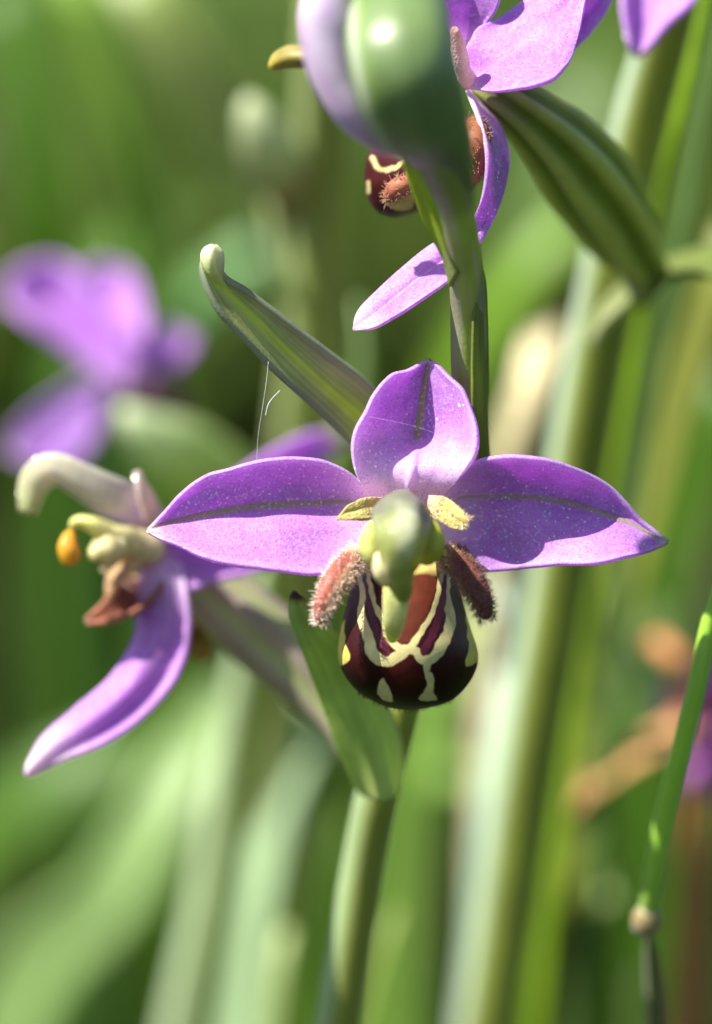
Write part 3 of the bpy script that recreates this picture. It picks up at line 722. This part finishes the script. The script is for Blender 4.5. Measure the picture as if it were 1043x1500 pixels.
# ================================================================== PLANT C: blurred, behind, with a bud
sC = P([(478, -120, 40), (474, 60, 44), (468, 250, 50), (456, 440, 54), (438, 640, 60), (418, 850, 66), (400, 1100, 74), (385, 1300, 82)])
bC = to_ground(sC[-1], dx=-0.01, dy=0.01)
plantC = empty('bee_orchid', (bC[-1][0], bC[-1][1], 0))
tag(plantC, 'blurred orchid with an olive stem and one rounded pale bud, standing behind the purple flower', 'orchid', 'bee orchids growing close together')
tube('stem', np.vstack([sC, bC]), RPX([32, 36, 38, 38, 38, 36, 36, 36, 36, 38], 58), plantC, M_STEM, lambda U, T: mix(S(150, 164, 92), S(140, 142, 46), sm(-.5, .4, np.sin(T))), nu=80, nv=20)  # left edge painted paler, as the sunlit side
tube('flower_bud', P([(448, 330, 52), (425, 280, 50), (395, 220, 46), (372, 170, 44), (362, 138, 44)]), RPX([20, 34, 44, 42, 14], 47), plantC, M_GREEN, flatcol(S(130, 120, 60), S(140, 120, 80), S(170, 180, 130), S(196, 206, 166), vfreq=1), nu=30, nv=20)
blade('bract', P([(440, 460, 53), (418, 390, 50), (400, 330, 49), (388, 280, 50)]), RPX([40, 60, 50, 10], 50), plantC, M_GREEN, flatcol(S(150, 170, 110), S(170, 186, 130), S(150, 160, 100)))
blade('bract', P([(470, 700, 58), (520, 600, 48), (534, 520, 46), (526, 440, 46)]), RPX([40, 64, 60, 20], 48), plantC, M_GREEN, flatcol(S(150, 176, 110), S(176, 200, 140), S(170, 194, 130)))

# ================================================================== PLANT D: blurred purple flower far left
sD = P([(395, 800, 50), (372, 950, 54), (345, 1100, 58), (318, 1280, 62), (275, 1500, 67), (255, 1620, 70)])
bD = to_ground(sD[-1], dx=-0.015, dy=0.01)
plantD = empty('bee_orchid', (bD[-1][0], bD[-1][1], 0))
tag(plantD, 'blurred orchid with a lilac flower above a plump pale green bud', 'orchid', 'bee orchids growing close together')
tube('stem', np.vstack([sD, bD]), RPX([26, 34, 44, 52, 58, 60, 60, 60], 60), plantD, M_STEM, lambda U, T: mix(S(176, 196, 150), S(150, 170, 66), sm(-.6, .1, np.sin(T))), nu=70, nv=20)  # pale left flank is painted sun sheen, yellow-green beyond it
df = empty('flower', P([(130, 540, 54)])[0], plantD)
tube('ovary', P([(385, 830, 52), (345, 730, 54), (290, 680, 53), (240, 650, 50), (190, 612, 48), (176, 592, 48)]), RPX([26, 44, 54, 54, 46, 14], 50), df, M_GREEN, flatcol(S(150, 176, 90), S(160, 180, 96), S(176, 194, 120), S(200, 212, 176), vfreq=1), nu=40, nv=24)
tilt = lambda c: [(x, y, d + (500 - y) * .035) for x, y, d in c]
petal('sepal', *map(tilt, ([(185, 570, 54), (95, 510, 52), (40, 470, 50), (10, 440, 50), (18, 400, 50), (45, 385, 50)], [(185, 555, 56), (115, 480, 54), (75, 440, 53), (55, 415, 52), (50, 395, 51), (48, 385, 50)],
      [(195, 540, 54), (160, 450, 51), (125, 410, 50), (100, 388, 50), (75, 380, 50), (50, 384, 50)])), df, M_SEPAL, sepal_col(tip=.02, base=.02, seed=91, ribcol=PURP), bulge=(.4, .4), nu=40, nv=25, thick=.3)
petal('sepal', *map(tilt, ([(180, 560, 55), (120, 470, 54), (110, 420, 53), (125, 395, 53), (150, 385, 53)], [(190, 560, 57), (155, 470, 56), (150, 430, 55), (152, 405, 54), (156, 386, 53)],
      [(200, 555, 55), (212, 480, 53), (205, 430, 53), (190, 398, 53), (165, 385, 53)])), df, M_SEPAL, sepal_col(tip=.02, base=.02, seed=93, ribcol=PURP), bulge=(.4, .4), nu=40, nv=25, thick=.3)
petal('sepal', *map(tilt, ([(165, 520, 56), (205, 488, 56), (245, 478, 56), (280, 490, 56)], [(165, 540, 57), (210, 515, 57), (250, 508, 57), (284, 495, 56)], [(170, 565, 56), (220, 548, 56), (262, 530, 56), (286, 500, 56)])),
      df, M_SEPAL, sepal_col(tip=.02, base=.02, seed=95, ribcol=PURP, body=S(160, 100, 196)), bulge=(.4, .4), nu=30, nv=21, thick=.3)
petal('sepal', *map(tilt, ([(140, 545, 60), (80, 580, 60), (30, 620, 60), (10, 655, 60)], [(150, 560, 61), (105, 610, 61), (60, 650, 61), (14, 664, 60)], [(160, 570, 60), (140, 640, 60), (95, 685, 60), (20, 672, 60)])),
      df, M_SEPAL, sepal_col(tip=.02, base=.02, seed=97, ribcol=PURP, body=S(150, 96, 184), deep=S(120, 70, 160)), bulge=(.4, .4), nu=30, nv=21, thick=.3)
tube('lip', P([(200, 555, 60), (240, 585, 62), (265, 620, 62)]), RPX([30, 36, 14], 60), df, M_LIP, flatcol(S(90, 60, 80), S(110, 80, 90), vfreq=1), nu=20, nv=16)

# ================================================================== single leaves and grass blades
def grass(label, pts, widths, c0, c1, dx=0.0, dy=0.03, fold=.25, name='grass_plant', cat='grass blade', group=None, mat=M_LEAF, face=None, twist=0.0, down=True, thick=.3, thin=None):
    W = P(pts)
    dm = np.mean([p[2] for p in pts])
    if down:
        W = np.vstack([W, to_ground(W[-1], dx, dy)])
        widths = list(widths) + [widths[-1] * (.9 if thin is None else thin), widths[-1] * (.7 if thin is None else thin)]
    e = empty(name, (W[-1][0], W[-1][1], 0.0) if down else tuple(W[-1]))
    blade('blade', W, RPX(widths, dm), e, mat, flatcol(np.asarray(c0) * (1.22, 1, .9), np.asarray(c1) * (1.22, 1, .9), np.asarray(c1) * (1.22, 1, .9), seed=int(pts[0][0]) % 97, vfreq=5), fold=fold, face=face, nu=50, thick=thick, twist=twist)
    return tag(e, label, cat, group)

BR = S(130, 176, 40)
# crisp blades at the right
grass('bright green upright grass blade crossing behind the thick orchid stem', [(1050, -120, 24), (1026, 0, 25), (1004, 120, 26), (975, 240, 28), (955, 330, 30), (935, 480, 34), (905, 640, 38), (880, 760, 42)], [26, 34, 40, 38, 34, 36, 44, 40], S(128, 176, 40), S(120, 164, 44), dx=-.02)
grass('bluish green narrow grass blade leaning beside the bright one at the right edge', [(1085, -60, 32), (1050, 80, 34), (1015, 260, 37), (985, 420, 40), (958, 560, 44)], [22, 34, 36, 34, 30], S(96, 136, 78), S(90, 130, 70), dx=-.02)
grass('wide olive grass blade slanting up to the right edge', [(1080, 340, 44), (1040, 460, 46), (995, 600, 50), (950, 760, 54), (910, 900, 58), (880, 1050, 62)], [70, 84, 88, 86, 80, 70], S(128, 148, 72), S(116, 140, 54), dx=-.02)
grass('deep green broad leaf behind the olive blade at the right', [(1075, 560, 100), (1020, 700, 104), (980, 800, 108)], [120, 170, 160], S(70, 116, 30), S(60, 106, 28), dx=.01, thin=.22)
# jointed grass stem
gst = P([(1085, 780, 4), (1043, 900, 5), (1020, 1010, 6), (995, 1110, 8), (968, 1230, 11), (948, 1345, 14)])
gst2 = P([(948, 1345, 14), (958, 1440, 18), (962, 1540, 22)])
gb = to_ground(gst2[-1], dx=.004, dy=.01)
gr = empty('grass_plant', (gb[-1][0], gb[-1][1], 0))
tag(gr, 'thin jointed green grass stem rising along the right edge past a brown leaf', 'grass stem')
tube('upper_stalk', gst, RPX([10, 13, 15, 16, 17, 15], 8), gr, M_STEM, flatcol(S(152, 200, 60), S(156, 204, 64), S(150, 194, 60), vfreq=1), nu=50, nv=14)
tube('lower_stalk', np.vstack([gst2, gb]), RPX([14, 18, 18, 18, 18], 16), gr, M_STEM, flatcol(S(96, 104, 50), S(90, 100, 44), vfreq=1), nu=50, nv=14)
tube('joint', P([(952, 1325, 13.6), (947, 1348, 14), (948, 1368, 14.6)]), RPX([14, 22, 14], 14), gr, M_STEM, flatcol(S(150, 140, 90), S(150, 120, 90), vfreq=1), nu=16, nv=14)
# pale sheath leaf beside the thick stem
grass('pale whitish green leaf standing against the thick stem below the flower', [(730, 850, 56), (738, 940, 56), (732, 1060, 56), (722, 1180, 57), (716, 1280, 58)], [14, 90, 92, 84, 60], S(196, 232, 222), S(184, 222, 204), dx=-.01, name='pale_leaf', cat='leaf')
# upper left
U_ = 'blurred grass blades behind the orchids'
grass('light green blurred blade hanging straight down in the upper left corner', [(100, -60, 84), (135, 60, 86), (170, 180, 88), (208, 300, 92)], [60, 84, 90, 60], S(136, 184, 84), S(136, 184, 62), dx=.0, dy=.1)
grass('wide green blade slanting down towards the pale bud', [(190, -60, 72), (260, 60, 72), (330, 170, 74), (400, 290, 76), (450, 380, 78)], [100, 110, 100, 80, 60], S(136, 168, 96), S(118, 156, 70), dx=.02, dy=.1)
grass('dark green blade in the top left corner leaning left', [(0, -40, 140), (40, 120, 140), (60, 260, 142), (70, 380, 145)], [90, 130, 130, 110], S(76, 128, 30), S(76, 124, 36), dx=.0, dy=.1)
grass('soft green leaf above the blurred lilac flower', [(235, 300, 130), (200, 350, 130), (150, 420, 132)], [60, 130, 110], S(90, 140, 60), S(80, 130, 50), dx=-.01, dy=.1, thin=.22)
grass('broad bluish green leaf behind the upturned bract tip', [(440, 330, 120), (360, 390, 118), (290, 440, 120), (240, 520, 125)], [60, 150, 150, 90], S(90, 142, 84), S(80, 134, 66), dx=-.02, dy=.08, thin=.22)
grass('bright green leaf slanting behind the side-on flower', [(880, 290, 110), (800, 370, 108), (720, 470, 110), (660, 570, 115)], [50, 120, 130, 90], S(110, 160, 40), S(100, 150, 36), dx=-.03, dy=.08, thin=.22)
grass('dull green leaf behind the ribbed ovary', [(880, 90, 150), (820, 240, 148), (770, 330, 150)], [90, 160, 120], S(86, 120, 60), S(74, 120, 50), dx=-.03, dy=.08, thin=.22)
# lower left
grass('pale green broad leaf arching out at the lower left', [(350, 1010, 105), (290, 1090, 100), (230, 1200, 98), (160, 1320, 100), (80, 1390, 106)], [60, 130, 150, 130, 90], S(142, 184, 124), S(142, 190, 114), dx=-.05, dy=.04, face=EU - EF, thin=.22)
grass('dark green leaf under the tip of the drooping sepal', [(260, 1060, 140), (140, 1120, 138), (20, 1190, 140)], [80, 190, 170], S(70, 116, 24), S(76, 120, 24), dx=-.04, dy=.05, thin=.22)
grass('pale bluish green leaf standing behind the lower stem', [(490, 1000, 74), (450, 1080, 72), (415, 1170, 74), (385, 1280, 78)], [60, 170, 150, 50], S(178, 216, 186), S(146, 196, 140), dx=-.01, dy=.04, thin=.22)
grass('green leaf lying between the lower stem and the thick stem', [(735, 1150, 115), (660, 1130, 112), (590, 1150, 112), (520, 1230, 116)], [70, 150, 150, 100], S(130, 176, 90), S(120, 170, 84), dx=-.02, dy=.05, face=EU - EF * .7, thin=.22)
grass('green leaf rising behind the tip of the lip', [(690, 900, 84), (660, 990, 84), (620, 1080, 86), (600, 1200, 90)], [40, 110, 130, 90], S(126, 176, 84), S(110, 160, 70), dx=.0, dy=.05, thin=.22)
grass('light green grass blade at the foot of the lower stem', [(585, 1330, 52), (560, 1400, 52), (530, 1500, 54), (515, 1600, 56)], [10, 50, 70, 70], S(140, 170, 90), S(140, 170, 90))
grass('pale leaf tip at the very bottom between two stems', [(420, 1360, 60), (405, 1440, 60), (395, 1540, 62)], [20, 90, 110], S(160, 190, 130), S(150, 184, 120))
grass('green leaf beside the thick stem below the right sepal', [(870, 850, 80), (850, 960, 80), (812, 1080, 82), (790, 1200, 86), (780, 1400, 90)], [70, 100, 100, 90, 80], S(124, 166, 70), S(110, 150, 56), dx=.0)
grass('grey green grass leaf slanting behind the brown leaf', [(985, 900, 95), (930, 980, 92), (880, 1080, 92), (840, 1200, 94), (800, 1340, 98)], [50, 80, 90, 90, 80], S(96, 130, 76), S(80, 120, 60), dx=-.01, thin=.22)
grass('bright green blade at the bottom right beside the jointed stem', [(905, 1280, 70), (890, 1380, 70), (875, 1500, 72), (865, 1600, 74)], [40, 100, 120, 110], S(120, 160, 66), S(116, 156, 60))
grass('yellow green blade leaning against the foot of the thick stem', [(800, 1200, 60), (790, 1330, 60), (775, 1500, 62)], [26, 70, 80], S(120, 146, 40), S(110, 140, 36))
# dry things
LF = EU - .4 * EX - 1.2 * EF
grass('dry tan leaf slanting across the dark gap at the lower right', [(1030, 1040, 58), (985, 1076, 56), (925, 1112, 55), (870, 1150, 57), (820, 1205, 62)], [40, 90, 110, 90, 30],
      S(186, 156, 106), S(166, 148, 90), name='brown_leaf', cat='leaf', mat=M_DRY, face=LF, thin=.4)
grass('cream withered leaf curled up between bud stalk and thick stem', [(800, 485, 64), (790, 530, 60), (772, 595, 60), (750, 660, 66)], [50, 160, 170, 70],
      S(206, 212, 176), S(210, 214, 190), name='dead_leaf', cat='leaf', mat=M_DRY, face=.9 * EU - .7 * EX - EF, thin=.3)
grass('small orange leaf beside the magenta flower at right edge', [(958, 935, 56), (985, 955, 54), (1003, 985, 54), (1010, 1015, 56)], [24, 70, 66, 16],
      S(186, 140, 96), S(186, 136, 90), name='orange_leaf', cat='leaf', mat=M_DRY, face=LF, thin=.6)
grass('dull reddish leaf below the right sepal, behind the olive blade', [(935, 905, 80), (890, 914, 78), (850, 905, 80)], [30, 60, 30],
      S(156, 112, 92), S(160, 112, 96), name='red_leaf', cat='leaf', mat=M_DRY, face=LF, thin=.4)

# magenta flower at the right edge
mf0 = P([(1058, 1050, 60)])[0]
mfs = np.vstack([mf0, to_ground(mf0, .004, .02)])
mf = empty('magenta_flower', (mfs[-1][0], mfs[-1][1], 0))
tag(mf, 'magenta wild flower half cut off by the right edge of the view', 'flower')
tube('stem', mfs, RPX([14, 14, 16], 60), mf, M_STEM, flatcol(G_MID, G_MID, vfreq=1), nu=30, nv=10)
for k in range(12):
    a = k * 2.399; e = 0.9 * math.sin(k * 1.7)
    dv = math.cos(a) * EX + math.sin(a) * EU + e * EF
    L = 0.0028 + 0.0016 * random.random()
    blade('petal', [mf0, mf0 + dv * L * .6, mf0 + dv * L * 1.3 - EU * .0006], [.001, .0026, .0008], mf, M_SEPAL, flatcol(S(186, 70, 190), S(196, 90, 200)), fold=.3, nu=10, nv=5, thick=.15)

# spider silk
def silk(pts, label, r=0.2):
    o = tube('spider_thread', P(pts), RPX([r] * len(pts), 0), None, M_HAIR, flatcol(S(236, 240, 244), S(236, 240, 244), vfreq=1), nu=24, nv=5, caps=False)
    tag(o, label, 'silk', 'spider silk')
silk([(376, 676, -.3), (378, 640, -.4), (384, 600, -.5), (390, 560, -.2), (394, 520, .9)], 'fine spider thread from left sepal up to the green bract')
silk([(389, 608, -.5), (393, 592, -.6), (400, 582, -.4), (410, 572, -.5)], 'small tuft of silk caught on the fine thread', .45)
silk([(540, 610, -1.2), (580, 618, -1.3), (620, 628, -1.1), (640, 636, -1.1)], 'spider thread strung across the upright sepal', .1)

# ================================================================== meadow behind
def meadow(n, seed, dmin, dmax, hmin, hmax, wmin, wmax, cols, lean, spread=(.22, .42)):
    r = np.random.default_rng(seed)
    k = 6
    d = dmin + (dmax - dmin) * r.random(n) ** 1.3
    half = np.maximum(spread[0] + d * spread[1], .1)
    x = r.uniform(-1, 1, n) * half; y = d
    hgt = r.uniform(hmin, hmax, n); wd = r.uniform(wmin, wmax, n)
    az = r.uniform(0, 6.283, n); ln = r.uniform(0.1, lean, n)
    fa = r.uniform(0, 6.283, n)
    s = np.linspace(0, 1, k)
    curve = s ** 1.8
    sx = x[:, None] + np.cos(az)[:, None] * (ln * hgt)[:, None] * curve
    sy = y[:, None] + np.sin(az)[:, None] * (ln * hgt)[:, None] * curve
    sz = hgt[:, None] * (s - 0.35 * np.minimum(ln, 1.6)[:, None] * s ** 2.4)
    prof_ = np.array([.7, .95, 1, .85, .55, .05])
    ox = np.cos(fa)[:, None] * wd[:, None] * prof_ / 2; oy = np.sin(fa)[:, None] * wd[:, None] * prof_ / 2
    A = np.stack([sx - ox, sy - oy, sz], -1); B = np.stack([sx + ox, sy + oy, sz], -1)
    V = np.stack([A, B], 2).reshape(-1, 3)
    base = np.arange(n)[:, None] * k * 2
    i = np.arange(k - 1)[None] * 2
    F = np.stack([base + i, base + i + 1, base + i + 3, base + i + 2], -1).reshape(-1, 4)
    cc = np.asarray(cols)[r.integers(0, len(cols), n)] * (1.15, 1, .9) * r.uniform(.75, 1.25, n)[:, None]
    C = np.repeat(cc, k * 2, 0)
    return V, F, C

gc = [S(70, 98, 24), S(84, 112, 26), S(54, 84, 26), S(100, 126, 36), S(46, 72, 20), S(88, 94, 50)]
V, F, C = meadow(19000, 5, 0.52, 1.8, .02, .08, .002, .006, gc, 1.4)
V2, F2, C2 = meadow(9000, 8, -0.30, 0.54, .008, .032, .0015, .004, gc, 1.4, (.4, .3))
mg = link('grass', np.vstack([V, V2]), np.vstack([F, F2 + len(V)]), np.vstack([C, C2]), M_GRASS); mg['kind'] = 'stuff'
tag(mg, 'dense blurred meadow grass filling the background', 'grass')
V, F, C = meadow(2000, 6, 0.6, 1.2, .03, .09, .012, .024, [S(72, 106, 32), S(96, 132, 60), S(60, 92, 30), S(104, 138, 66)], 2.4)
mh = link('low_herbs', V, F, C, M_GRASS); mh['kind'] = 'stuff'
tag(mh, 'low broad-leaved herbs covering the ground among the grass', 'herbs')
print('tris', sum(len(o.data.polygons) * 2 for o in bpy.data.objects if o.type == 'MESH'))
